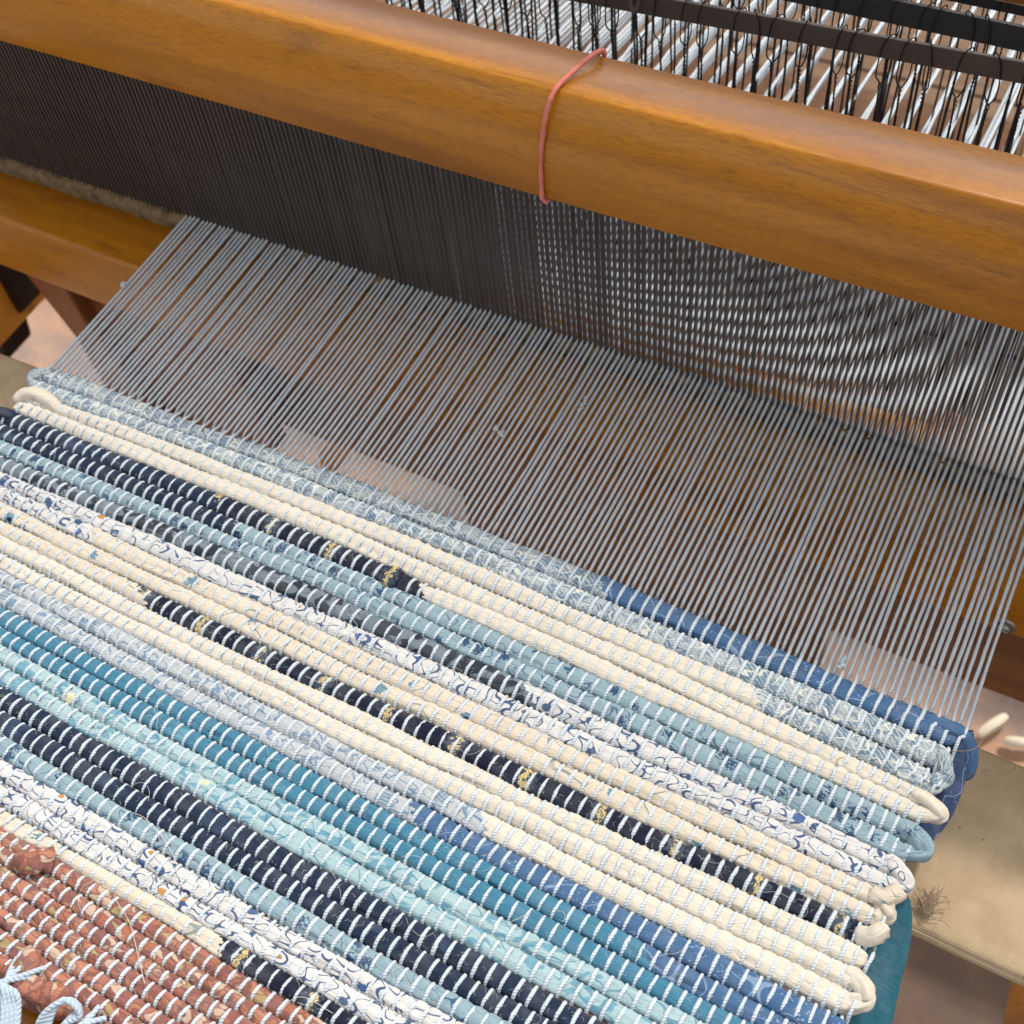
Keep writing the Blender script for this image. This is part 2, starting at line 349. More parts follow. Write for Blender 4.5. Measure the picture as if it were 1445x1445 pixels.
def simple(name, col, rough=0.6, metal=0.0, bsc=400, bst=0.2, var=0.15):
    t = NT(name); tc = t.n('TexCoord').outputs['Object']; n = t.noise(tc, bsc, 3, 0.6).outputs[0]; n2 = t.noise(tc, bsc / 12, 3, 0.6).outputs[0]
    c = t.mix(t.math('MULTIPLY', t.step(n2, 0.35, 0.7), var * 2), lin(*col), lin(*[int(x * 0.6) for x in col]))
    t.l(c, t.b.inputs['Base Color']); t.b.inputs['Roughness'].default_value = rough; t.b.inputs['Metallic'].default_value = metal
    t.bump(n, bst, 0.0002); return t.m
FIBRE = simple('pale_stray_fibre', (214, 210, 204), 0.8)
BFIBRE = simple('brown_stray_fibre', (158, 134, 112), 0.8)
STEEL = simple('dark_reed_steel', (92, 84, 80), 0.42, 0.6, 900, 0.15, 0.1)
BARM = simple('dark_bronze_bar', (92, 82, 76), 0.45, 0.25, 500, 0.12, 0.12)
BARM2 = simple('blackened_bar', (58, 58, 60), 0.5, 0.25, 500, 0.12, 0.12)
HED = simple('black_heddle_wire', (26, 22, 22), 0.4, 0.3, 900, 0.2, 0.1)
PINK = simple('pink_elastic', (206, 114, 98), 0.75, 0, 2500, 0.6, 0.15)
SCREWM = simple('dull_zinc', (150, 148, 140), 0.35, 0.8, 900, 0.2, 0.1)
HONEY = wood('honey_varnished_wood', (184, 118, 14), (140, 83, 8), 0.24, 1.0, 0.10, (92, 48, 6))
HONEY2 = wood('honey_wood_upright', (190, 124, 28), (160, 98, 20), 0.4, 1.0, 0.2, (110, 58, 14), 'z')
DARKW = wood('dark_stained_wood', (134, 90, 54), (110, 72, 40), 0.6, 1.0, 0.0, (58, 32, 14))
BLACKW = wood('blackened_wood', (44, 24, 12), (30, 15, 8), 0.7, 1.0, 0.0, (14, 8, 4), spec=0.2)
REDW = wood('reddish_brown_wood', (140, 84, 48), (114, 66, 36), 0.4, 1.0, 0.1, (70, 34, 14), 'z')

def floor_mat(nm='mottled_stone_paving', a=(168, 136, 114), b=(134, 116, 108), d=(186, 142, 110)):
    t = NT(nm); tc = t.n('TexCoord').outputs['Object']
    n = t.noise(tc, 7, 5, 0.62, 0.5).outputs[0]; n2 = t.noise(tc, 26, 4, 0.6).outputs[0]; n3 = t.noise(tc, 160, 2).outputs[0]
    c = t.mix(t.step(n, 0.36, 0.64), lin(*a), lin(*b)); c = t.mix(t.math('MULTIPLY', t.step(n2, 0.46, 0.68), 0.6), c, lin(*d))
    c = t.mix(t.math('MULTIPLY', t.step(n3, 0.5, 0.7), 0.25), c, lin(100, 84, 76))
    t.l(c, t.b.inputs['Base Color']); t.b.inputs['Roughness'].default_value = 0.8; t.bump(n2, 0.4, 0.004); return t.m
def canvas_mat():
    t = NT('beige_canvas'); uv = t.n('TexCoord').outputs['Object']
    a = t.n('TexWave', wave_type='BANDS', bands_direction='X'); a.inputs['Scale'].default_value = 330; t.l(uv, a.inputs['Vector'])
    b = t.n('TexWave', wave_type='BANDS', bands_direction='Y'); b.inputs['Scale'].default_value = 330; t.l(uv, b.inputs['Vector'])
    h = t.math('MULTIPLY', a.outputs[1], b.outputs[1]); n = t.noise(uv, 30, 4, 0.6).outputs[0]; sp = t.vor(uv, 130).outputs['Distance']
    c = t.mix(t.step(n, 0.35, 0.7), lin(190, 169, 138), lin(168, 146, 118)); c = t.mix(t.math('MULTIPLY', t.math('SUBTRACT', 1.0, h), 0.25), c, lin(140, 116, 84))
    big = t.noise(uv, 9, 3, 0.5).outputs[0]; c = t.mix(t.math('MULTIPLY', t.step(big, 0.5, 0.68), 0.35), c, lin(170, 138, 122))
    c = t.mix(t.math('MULTIPLY', t.math('SUBTRACT', 1.0, t.step(sp, 0.05, 0.1)), 0.55), c, lin(96, 72, 50))
    t.l(c, t.b.inputs['Base Color']); t.b.inputs['Roughness'].default_value = 0.95; t.b.inputs['Specular IOR Level'].default_value = 0.1; t.bump(h, 0.45, 0.0004); return t.m
CANVAS = canvas_mat()

# ------------------------------------------------------------------ setting
V = [(-6, -5, -0.72), (6, -5, -0.72), (6, 8, -0.72), (-6, 8, -0.72)]
fl = link('floor', mesh('floor', V, [[0, 1, 2, 3]], floor_mat(), False)); tag(fl, kind='structure')
sl = link('painted_floor_shade', mesh('painted_floor_shade', [(-.86, -2, -.716), (2, -2, -.716), (2, .52, -.716), (-.86, .52, -.716)], [[0, 1, 2, 3]], floor_mat('shade_toned_paving', (112, 86, 68), (84, 68, 58), (120, 88, 64)), False)); tag(sl, kind='structure')  # dark sheet painting the loom's shade onto the floor

# ------------------------------------------------------------------ loom frame
frame = tag(empty('loom_frame', (-0.2, 0.55, -0.72)), 'dark and reddish brown wooden loom frame standing on the stone floor behind the warp', 'loom frame')
def beam_x(name, y0, y1, z0, z1, x0, x1, mat, parent, r=0.004):
    V, F = extrude_x(round_prof([(y0, z0), (y1, z0), (y1, z1), (y0, z1)], r, 3), x0, x1)
    return link(name, mesh(name, V, F, mat, False), parent)
beam_x('unseen_shade_beam', 0.60, 0.71, 0.43, 0.47, -0.85, 0.40, HONEY, frame)  # unseen beam overhead, its depth set to shade the open warp
beam_x('crossbar', 0.57, 0.605, 0.1195, 0.165, -0.85, 0.40, HONEY, frame)
beam_x('lower_board', 0.47, 0.492, -0.318, -0.075, -0.56, 0.40, DARKW, frame)
beam_x('back_beam', 1.10, 1.16, -0.17, -0.105, -0.85, 0.40, HONEY, frame)
for sx in (-0.88, 0.42):
    board('post', [(sx - 0.03, 0.60, -0.72), (sx + 0.03, 0.60, -0.72), (sx + 0.03, 0.60, 0.47), (sx - 0.03, 0.60, 0.47)], 0.09, HONEY2, frame)
    board('side_rail', [(sx - 0.02, 0.10, -0.36), (sx + 0.02, 0.10, -0.36), (sx + 0.02, 0.10, -0.28), (sx - 0.02, 0.10, -0.28)], 1.08, HONEY2, frame)
# the sloping brace at the left under the beater
SHADEW = wood('shade_brown_boards', (120, 95, 74), (102, 80, 62), 0.8, 1.0, 0.0, (90, 64, 46), spec=0.2)  # brown tone stands in for shaded floor behind the harnesses
for i in range(10): beam_x('floor_shade_plank', 0.80 + .145 * i, 0.80 + .145 * i + .141, -.70, -.655, -1.3, 0.9, SHADEW if i > 2 else BLACKW, frame, .003)  # added planks replacing shaded floor, the nearest ones toned darker
beam_x('floor_shade_bar', 0.50, 0.525, -.48, -.345, -.385, -.070, DARKW, frame)  # added dark bar in place of a shaded strip of floor
beam_x('shade_board', 0.62, 0.80, -.40, -.38, 0.07, 0.40, DARKW, frame)  # board added only to cast shade on the floor at right
V_, F_, U_ = tube_arr(np.array([(-.50, .93, -.33), (-.3, .93, -.33), (-.07, .93, -.33)]), .085, 24, (0, 0, 1)); link('shade_roller', mesh('shade_roller', V_, F_, DARKW, True, U_), frame)  # roller added to throw shade on the floor between the lit patches
y = 0.42
board('brace', [on_y(38, 385, y) + [-.02, 0, .05], on_y(75, 390, y) + [0, 0, .05], on_y(122, 456, y), on_y(260, 640, y), on_y(200, 640, y), on_y(107, 477, y)], 0.02, REDW, frame, 0.002)
board('side_panel', [on_y(74, 386, y + .012) + [0, 0, .05], on_y(260, 400, y + .012) + [0, 0, .05], on_y(390, 640, y + .012), on_y(262, 645, y + .012), on_y(120, 452, y + .012)], 0.018, REDW, frame, 0.001)
y = 0.50
board('ratchet_block', [on_y(-60, 330, y), on_y(30, 374, y), on_y(8, 402, y), on_y(34, 438, y), on_y(0, 474, y), on_y(12, 510, y), on_y(-80, 480, y)], 0.04, BLACKW, frame, 0.004)
board('treadle', [on_y(448, 640, .55), on_y(472, 618, .55), on_y(484, 652, .55), on_y(458, 690, .55)], 0.10, HONEY2, frame, 0.002)
board('leg', [(0.078, 0.215, -0.072), (0.125, 0.215, -0.072), (0.20, 0.28, -0.50), (0.145, 0.28, -0.50)], 0.045, HONEY2, frame, 0.003)
sc = on_y(100, 420, .432)
V_, F_, U_ = tube_arr([sc + [0, -.004, 0], sc + [0, 0.004, 0]], 0.004, 12, (0, 0, 1)); link('bolt', mesh('bolt', V_, F_, BARM2, True, U_), frame)

# ------------------------------------------------------------------ beater: handrail, reed, race beam
beater = tag(empty('beater', (-0.2, 0.395, -0.01)), 'honey varnished wooden beater bar with handrail, dark metal reed and lower beam across the warp', 'loom beater')
pr = [(0.375, 0.1165), (0.3765, 0.115), (0.4125, 0.115), (0.4145, 0.117), (0.4145, 0.1635), (0.4125, 0.1658), (0.3835, 0.1682)]
arc = [(0.3850, 0.16825), (0.3838, 0.1681), (0.3831, 0.1676), (0.3820, 0.1662), (0.3800, 0.1635), (0.3780, 0.1590), (0.3763, 0.1540), (0.3754, 0.149), (0.375, 0.143)]
prof = pr[:-1] + arc
V_, F_ = extrude_x(prof[::-1], -1.0, 0.5, 60, lambda V: V + np.stack([0 * V[..., 0], 0.0004 * np.sin(V[..., 0] * 9), 0.0004 * np.sin(V[..., 0] * 13 + 1)], -1))
me = mesh('handrail', V_, F_, HONEY, True); 
for p_ in me.polygons: p_.use_smooth = True
me.set_sharp_from_angle(angle=math.radians(50)); link('handrail', me, beater)
V_, F_ = extrude_x(round_prof([(0.358, -0.060), (0.424, -0.060), (0.424, -0.010), (0.358, -0.010)][::-1], [0.003, 0.003, 0.003, 0.003][::-1], 4), -1.0, 0.5, 40,
    lambda V: V + np.stack([0 * V[..., 0], np.where(V[..., 1] < .4, 0.016 * (V[..., 0] + 0.16) ** 2 * 1.6 - 0.004, 0), 0 * V[..., 0]], -1))
me = mesh('lower_beam', V_, F_, HONEY, True); me.set_sharp_from_angle(angle=math.radians(35)); link('lower_beam', me, beater)
sp = on_y(1418, 880, 0.356)
def washer(c, r, parent):
    mb = MB(); a, b, u = tube_arr([c + [0, -.0012, 0], c + [0, .002, 0]], r, 20); mb.add(a, b, u)
    a, b, u = tube_arr([c + [0, -.0042, 0], c + [0, -.0012, 0]], [r * .5, r * .62], 14); mb.add(a, b, u)
    a, b, u = tube_arr([c + [-r * .45, -.0045, 0], c + [r * .45, -.0045, 0]], 0.0005, 4, (0, 1, 0)); mb.add(a, b, u)
    o = link('screw', mb.me('screw', SCREWM), parent); return o
washer(sp, 0.0055, beater)
# reed
PITCH = 0.003; X0 = -0.465; NT_ = 165
reed = link('reed', (lambda a: mesh('reed', a[0], a[1], simple('reed_binding', (122, 98, 66), 0.9, 0, 1800, 1.0, 0.45), False))(
    extrude_x([(0.3925, -0.0098), (0.4025, -0.0098), (0.4030, -0.004), (0.400, -0.0015), (0.395, -0.0015), (0.392, -0.004)], -0.66, 0.13, 200,
    lambda V: V + rng.normal(0, 0.0004, V.shape))), beater)
wire_me = (lambda a: mesh('reed_wire', a[0], a[1], STEEL, False))(extrude_x([(-0.0016, -0.125 / 2), (0.0016, -0.125 / 2), (0.0018, 0), (0.0016, 0.125 / 2), (-0.0016, 0.125 / 2), (-0.0018, 0)], -0.0004, 0.0004))
for i in range(262):
    x = X0 - PITCH * 64 + PITCH * i + 0.0015
    o = link('reed_wire', wire_me, reed); o.location = (x + rng.normal(0, .00006), 0.3985, 0.0545); o.matrix_parent_inverse = Matrix.Identity(4); o.location -= beater.location if False else Vector((0, 0, 0))
    o.rotation_euler = (0, rng.normal(0, .0012), rng.normal(0, .05))
    o.matrix_parent_inverse = Matrix.Translation(-beater.location) if False else Matrix.Identity(4)
# sub-part wires: reed itself carries the parent-inverse of the beater, so its own space is world space

# pink elastic round the handrail
def xh(a, b, t): return a + (b - a) * t
ring = []
b0 = -0.2023; b1 = -0.192; b2 = -0.2017
off = 0.0014
f_ = 0.375 - off
q0, q1, q2, q3 = on_y(765, 281, f_), on_y(763, 230, f_), on_y(766, 190, f_), on_y(772, 155, .3772 - off)
q4 = on_z(784, 126, .168 + off * .6); q5 = on_z(812, 98, .1676 + off); q6 = on_z(842, 74, .1665 + off)
ring = [q0, q1, q2, q3, q4, q5, q6, (q6[0] + .001, 0.4145 + off, 0.1630), (q6[0] - .001, 0.4145 + off, 0.14), (q6[0] - .002, 0.4145 + off, 0.117), (q0[0] + .004, 0.411, 0.115 - off), (q0[0] + .002, 0.378, 0.115 - off)]
ring = np.array(ring); ring[:, 0] += 0.000
P_ = smooth_path(np.concatenate([ring, ring[:1]]), 130)
V_, F_, U_ = tube_arr(P_, 0.00108 + 0.0001 * np.sin(np.arange(len(P_)) * 1.3), 8, (1, 0, 0), False)
eb = link('elastic_band', mesh('elastic_band', V_, F_, PINK, True, U_)); tag(eb, 'thin salmon pink elastic cord looped around the wooden handrail', 'elastic band')

# ------------------------------------------------------------------ rag rug on the loom
rug = tag(empty('rag_rug', (-0.22, 0.14, -0.004)), 'striped rag rug of blue, cream, navy and terracotta cloth strips on pale blue warp threads', 'rag rug')
C0 = [.2655, .2570, .2490, .2420, .2340, .2250, .2165, .2090, .2012, .1939, .1857, .1776, .1702, .1619, .1548, .1465, .1380, .1299, .1219, .1137, .1050, .0954, .0865, .0779, .0689, .0606, .0543, .0478, .0412, .0340, .0270, .0200, .0130]
C4 = [.2687, .2595, .2515, .2425, .2330, .2245, .2165, .2080, .1985, .1895, .1808, .1720, .1640, .1562, .1475, .1390, .1304, .1222, .1138, .1055, .0960, .0875, .0790, .0703, .0624, .0549, .0475, .0405, .0335, .0265, .0195, .0125, .0055]
C9 = [.2665, .2556, .2458, .2366, .2283, .2198, .2113, .2028, .1942, .1862, .1778, .1694, .1610, .1527, .1435, .1338, .1253, .1172, .1090]
for r in range(19, 33): C9.append(C9[-1] - .0082)
XA = np.interp(np.arange(33), [4, 31], [-.4694, -.2894]); XB = np.interp(np.arange(33), [0, 25], [-.2797, -.1486]); XC = np.interp(np.arange(33), [0, 18], [-.0929, -.0278])
NR = 33
ROWF = []
for r in range(NR):
    xs = np.array([XA[r], XB[r], XC[r]]); ys = np.array([C0[r], C4[r], C9[r]])
    k = np.polyfit(xs, ys, 2); k[0] = np.clip(k[0], -.12, .12)
    if abs(np.polyfit(xs, ys, 2)[0]) > .12: k = np.polyfit(xs, ys - k[0] * xs ** 2, 1); k = np.array([np.sign(np.polyfit(xs, ys, 2)[0]) * .12, k[0], k[1]])
    ROWF.append(k)
def row_y(r, x):
    k = ROWF[r]; return k[0] * x * x + k[1] * x + k[2] + 0.0004 * np.sin(x * 37 + r * 1.9) + 0.0002 * np.sin(x * 110 + r * 4.1)
SHIFT = -0.0015
def edge_shift(x, y):     # the rug draws in at its right edge
    t = np.clip((x + 0.03) / 0.0565, 0, 1) ** 2; s = np.clip((0.265 - y) / 0.05, 0, 1); return -0.0058 * t * (s * s * (3 - 2 * s))
LX = -0.4685; RX = 0.0275
# colour runs of each row: list of (x where the run starts, fabric)
RUNS = [[('A'), (-.1385, 'J')], ['A'], ['B', (-.0560, 'A')], ['B'], ['C', (-.330, 'c'), (-.2130, 'B')], ['C', (-.3113, 'D')], ['D'], ['E', (-.1452, 'F')], ['F'], ['F', (-.375, 'G')], ['G'], ['G', (-.3322, 'c')],
        ['B'], ['B'], ['a', (-.1346, 'B')], ['a', (-.1638, 'J')], ['H', (-.054, 'J')], ['H'], ['I'], ['I'], ['C'], ['C'], ['D'], ['F'], ['F'], ['G', (-.2048, 'c')], ['K'], ['K'], ['K'], ['K'], ['K'], ['K'], ['K']]
LABEL = {'A': 'slate blue floral rag', 'a': 'pale slate floral rag', 'B': 'plain cream rag', 'C': 'navy rag', 'c': 'navy rag with yellow flowers', 'D': 'dusty aqua rag with navy sprigs', 'E': 'charcoal rag with dark leaves',
         'F': 'white rag with blue loop print', 'G': 'cream rag with teal flowers', 'H': 'teal rag', 'I': 'pale aqua printed rag', 'J': 'denim blue rag', 'K': 'terracotta floral rag'}
RV = 0.0031
LUMP = (4, -.2290)       # bulging tuck of navy cloth
def skip(k, r):          # warp threads that pass under where a rag bulges out
    xk = X0 + PITCH * k
    return (r == 4 and abs(xk + .2290) < .0042)
def over(k, r): return (k + r) % 2 == 0 and not skip(k, r)
for r in range(NR):
    pit = (row_y(max(r - 1, 0), -.2) - row_y(min(r + 1, NR - 1), -.2)) / (2 if 0 < r < NR - 1 else 1)
    xa = LX if r < 27 else -0.40
    nx = int((RX - xa) / PITCH * 5.0)
    x = np.linspace(xa + .0015, RX - .0015, nx); y = row_y(r, x); y0 = y.copy()
    x = x + edge_shift(x, y)
    s = (np.linspace(xa + .0015, RX - .0015, nx) - X0) / PITCH
    phase = (s + r)                                  # over threads at even integers
    dist = np.abs(((phase + 1) % 2) - 1)             # 0 at over thread, 1 midway
    g = np.exp(-(dist / 0.34) ** 2)
    cell = np.floor((phase + 0) / 2.0); rc = np.random.default_rng(100 + r).normal(0, 1, 400)
    cj = rc[(cell.astype(int) % 400)]
    soft = 1.45 if RUNS[r][0] in 'BGF' else 0.8
    rv = RV * (1 - 0.14 * g * soft + 0.03 * cj * (1 - g))
    half = np.full(nx, max(0.0039, abs(pit) * 0.535))
    gap_u = (row_y(max(r - 1, 0), x) - row_y(min(r + 1, NR - 1), x)) / (2 if 0 < r < NR - 1 else 1)
    half = np.clip(gap_u * 0.512, 0.0034, 0.0054)
    half = half * (1 - 0.06 * g * soft + 0.02 * cj * (1 - g))
    zc = -0.0022 - 0.00035 * np.cos(PI * phase) + 0.0003 * np.sin(x * 23 + r)
    if r == 4:
        b = np.exp(-((x + .2290) / .0042) ** 2); rv = rv * (1 + .75 * b); half = half * (1 + .36 * b); zc = zc + .0012 * b
        tp = np.exp(-((x + .212) / .006) ** 2); half = half * (1 - .22 * tp)
    # taper at joins
    starts = [q[0] for q in RUNS[r] if isinstance(q, tuple)]
    for xs in starts:
        jb = np.exp(-((x - xs) / .007) ** 2); rv = rv * (1 + .10 * jb); half = half * (1 + .05 * jb)
    ends = np.minimum(x - x[0], x[-1] - x); e = np.clip(ends / .004, 0, 1) ** .5; rv = rv * (.35 + .65 * e); half = half * (.35 + .65 * e)
    n = 24
    th = np.arange(n) * 2 * PI / n
    rr = np.random.default_rng(r * 7 + 3)
    f = np.ones((nx, n))
    for q in range(5):      # lengthwise folds of the crumpled cloth, slowly twisting
        ph = rr.uniform(0, 6.28); kx = rr.uniform(-70, 70); fr = rr.integers(2, 7)
        amp = rr.uniform(.014, .034) * (1.15 if RUNS[r][0] in 'FGKIDA' else .8)
        f += amp * np.sin(fr * th[None, :] + ph + kx * x[:, None] + 1.2 * np.sin(x[:, None] * 60 + q))
    for q in range(4):      # sharp creases
        c = rr.uniform(.3, PI - .3) + 0.5 * np.sin(x * rr.uniform(20, 70) + rr.uniform(0, 6)) + rr.normal(0, .12, nx).cumsum() * .02
        on = np.clip(np.sin(x * rr.uniform(30, 90) + rr.uniform(0, 6)) * 2 + .4, 0, 1)
        dd = np.abs(((th[None, :] - c[:, None] + PI) % (2 * PI)) - PI); f -= (.17 * on)[:, None] * np.exp(-(dd / .13) ** 2)
    f += rr.normal(0, .006, (nx, n))
    # slightly squared section so that neighbours touch
    f *= ((np.abs(np.cos(th)) ** 2.7 + np.abs(np.sin(th)) ** 2.7) ** (-1 / 2.7))[None, :]
    V_, F_, U_ = tube_arr(np.stack([x, y, zc], 1), rv, n, (0, 0, 1), True, half, f)
    U_ = U_.reshape(-1, 4, 2); U_[:, :, 1] *= 0.023; U_[:, :, 0] += r * 1.37; U_[:, :, 1] += r * .31 
    # shear the print a little: the cloth is cut on a slant and twists
    U_[:, :, 1] += U_[:, :, 0] * rr.uniform(-.25, .25)
    keys = [q if isinstance(q, str) else q[1] for q in RUNS[r]]; uniq = list(dict.fromkeys(keys))
    mi = np.zeros(len(F_), int); fx = V_[F_][:, :, 0].mean(1); fa = V_[F_][:, :, 1].mean(1)
    for q in RUNS[r]:
        if isinstance(q, tuple):
            edge = q[0] + (fa - row_y(r, fx)) * rr.uniform(-1.6, -.6) + .0012 * np.sin(fa * 2600)
            mi[fx > edge] = uniq.index(q[1])
    o = link('weft_strip', mesh('weft_strip', V_, F_, [M[k] for k in uniq], True, U_.reshape(-1, 2), mi), rug)
    o['label'] = ' running into '.join(LABEL[k] for k in uniq)

# warp threads: over and under the rags, through the reed and the heddles, to the back beam
HY = [0.500, 0.545, 0.590, 0.635]
RT = 0.00079
fcos = lambda t: np.sign(np.cos(PI * t)) * np.abs(np.cos(PI * t)) ** 0.50
for k in range(NT_):
    xk = X0 + PITCH * k; pts = []; jx = rng.normal(0, .00026)
    last = NR - 1
    if xk < -0.29: last = min(last, 30)
    for r in range(last, -1, -1):
        xr = xk + edge_shift(xk, row_y(r, xk)) + rng.normal(0, .00010) + jx * .5; yr = row_y(r, xk)
        up_y = row_y(r - 1, xk) if r > 0 else yr + .0085
        s0 = 1 if over(k, r) else -1
        s1 = (1 if over(k, r - 1) else -1) if r > 0 else 0
        top0 = RV * .89 - .0022 - 0.00035 + RT * .75; bot = -.0022 - RV * .85 - RT
        for i in range(6):
            t = (i + .5) / 6 if i else 0.0
            if s0 == s1: z = (top0 if s0 > 0 else bot) * (1 - 0) ; 
            else:
                q = fcos(t); mid = (top0 + bot) / 2; amp = (top0 - bot) / 2
                if r == 0: z = (top0 if s0 > 0 else bot) * (1 - t) + (-.0012) * t if t > .5 else (top0 if s0 > 0 else bot) * (np.cos(PI * t * .5))
                else: z = mid + amp * q * s0
            sl = .00028 * s0 * math.sin(2 * PI * t * .5)
            pts.append((xr + sl, yr + (up_y - yr) * t, z))
    zo = 0.00042 * ((k) % 4) - 0.0017 + rng.normal(0, .0001)
    y0 = row_y(0, xk) + .0085; gx = rng.normal(0, .0003)
    xreed = xk + .0000
    hy = HY[k % 4]; xh_ = xk + rng.normal(0, .0004)
    for t in np.linspace(0, 1, 26):
        yy = y0 + (0.394 - y0) * t
        pts.append((xk + jx * .5 * (1 - t) + edge_shift(xk, y0) * (1 - t) + gx * math.sin(PI * t) + rng.normal(0, .00004), yy, -.0012 * (1 - t) + zo * t - .0006 * math.sin(PI * t)))
    pts += [(xreed, 0.3985, zo), (xreed, 0.404, zo)]
    for t in np.linspace(0.15, 1, 6): pts.append((xreed + (xh_ - xreed) * t, 0.404 + (hy - 0.404) * t, zo * (1 - t) - .001 * (1 if k % 2 else -1) * t))
    gc = X0 + PITCH * (4 * (k // 4) + 1.5); xb = gc + (k % 4 - 1.5) * .0017 + rng.normal(0, .0003)
    for t in np.linspace(0.1, 1, 14):
        q = min(1, t * 3.2); q = q * q * (3 - 2 * q)
        pts.append((xh_ + (xb - xh_) * q, hy + (1.11 - hy) * t, -(0.098) * t ** 1.0))
    P_ = np.array(pts)
    sc_ = RT * (1 + rng.normal(0, .05)) * np.interp(P_[:, 1], [.41, .55], [1, 1.3])  # drawn thicker behind the reed, imitating blur and glare on the yarn
    V_, F_, U_ = tube_arr(P_, sc_, 6, (0, 0, 1), False, sc_ * np.interp(P_[:, 1], [.262, .272], [1.08, 1.0]) * (1 + rng.normal(0, .05, len(P_))))
    link('warp_thread', mesh('warp_thread', V_, F_, YARN, True, U_), rug)

# turned ends of the rags at the selvedges
def rag_path(name, pts, r, mat, label=None, n=20, seed=0, ratio=1.0, segs=30, endr=0.4):
    rr = np.random.default_rng(seed); P = smooth_path(pts, segs); N = len(P); th = np.arange(n) * 2 * PI / n; f = np.ones((N, n)); s = np.linspace(0, 1, N)
    for q in range(5): f += rr.uniform(.03, .07) * np.sin(rr.integers(2, 6) * th[None] + rr.uniform(0, 6) + rr.uniform(-7, 7) * s[:, None])
    for q in range(5):
        c_ = rr.uniform(0, 6.28) + rr.uniform(-3, 3) * s + .4 * np.sin(s * rr.uniform(5, 14)); dd = np.abs(((th[None] - c_[:, None] + PI) % (2 * PI)) - PI); f -= rr.uniform(.12, .26) * np.exp(-(dd / .24) ** 2)
    e = np.clip(np.minimum(s, 1 - s) * 9, 0, 1) ** .5; rad = r * (endr + (1 - endr) * e)
    V_, F_, U_ = tube_arr(P, rad, n, (0.1, 0.05, 1), True, rad * ratio, f); U_ = U_.copy(); U_[:, 1] *= .023; U_[:, 0] += seed * .77
    o = link(name, mesh(name, V_, F_, mat, True, U_), rug)
    if label: o['label'] = label
    return o
def zpt(u, v, z=0): p = on_z(u, v, z); return tuple(p)
def turn(r0, r1, xo, mat, side=1, r=.0042, seed=0, z=-.001, label=None, dip=.001):
    xe = (RX if side > 0 else LX); y0 = row_y(r0, xe); y1 = row_y(r1, xe)
    xe = xe + edge_shift(xe, (y0 + y1) / 2) - side * .0035; ym = (y0 + y1) / 2
    return rag_path('selvedge_loop', [(xe - side * .004, y0, z - .001), (xe, y0 + .0006, z), (xo - side * .0028, y0 - .0021, z + .0005), (xo - side * .0010, ym, z - dip), (xo - side * .0034, y1 + .0020, z - .001), (xe, y1, z - .0015), (xe - side * .004, y1, z - .002)], r * .93, M[mat], label, 22, seed, 1.0, 56)
turn(1, 2, .0262, 'A', 1, .0040, 1, label='slate blue rag turned at the edge')
turn(3, 4, .0290, 'B', 1, .0041, 2, label='cream rag folded over at the edge')
turn(5, 6, .0275, 'D', 1, .0046, 3, label='aqua rag turned at the edge')
turn(7, 8, .0252, 'F', 1, .0042, 4, label='white printed rag turned at the edge')
turn(9, 10, .0228, 'G', 1, .0040, 5, label='cream flowered rag turned at the edge')
turn(13, 14, .0256, 'B', 1, .0041, 6, label='cream rag folded back at the edge')
turn(15, 16, .0235, 'J', 1, .0042, 7, label='denim blue rag turned at the edge')
turn(0, 1, -.4712, 'A', -1, .0038, 8, label='slate blue rag turned at the left edge')
turn(4, 5, -.4800, 'C', -1, .0046, 9, label='navy rag turned at the left edge')
turn(6, 7, -.4730, 'E', -1, .0042, 19)
rag_path('rag_tip', [zpt(90, 585, -.002), zpt(60, 560, .001), zpt(38, 556, .001), zpt(22, 570, -.003)], .0034, M['B'], 'loose cream rag end sticking out at the left edge', 12, 21, 1.1, 24)
rag_path('rag_tip', [zpt(1205, 1318, -.002), zpt(1228, 1322, .001), zpt(1240, 1316, .0025), zpt(1249, 1308, .002)], .0038, M['B'], 'pointed cream rag end at the right edge', 12, 22, 1.0, 20, .15)
rag_path('rag_tip', [zpt(1225, 1262, -.001), zpt(1245, 1268, .001), zpt(1262, 1262, .0012), zpt(1271, 1254, .001)], .0036, M['G'], 'cream flowered rag tip at the right edge', 12, 23, 1.0, 20, .2)

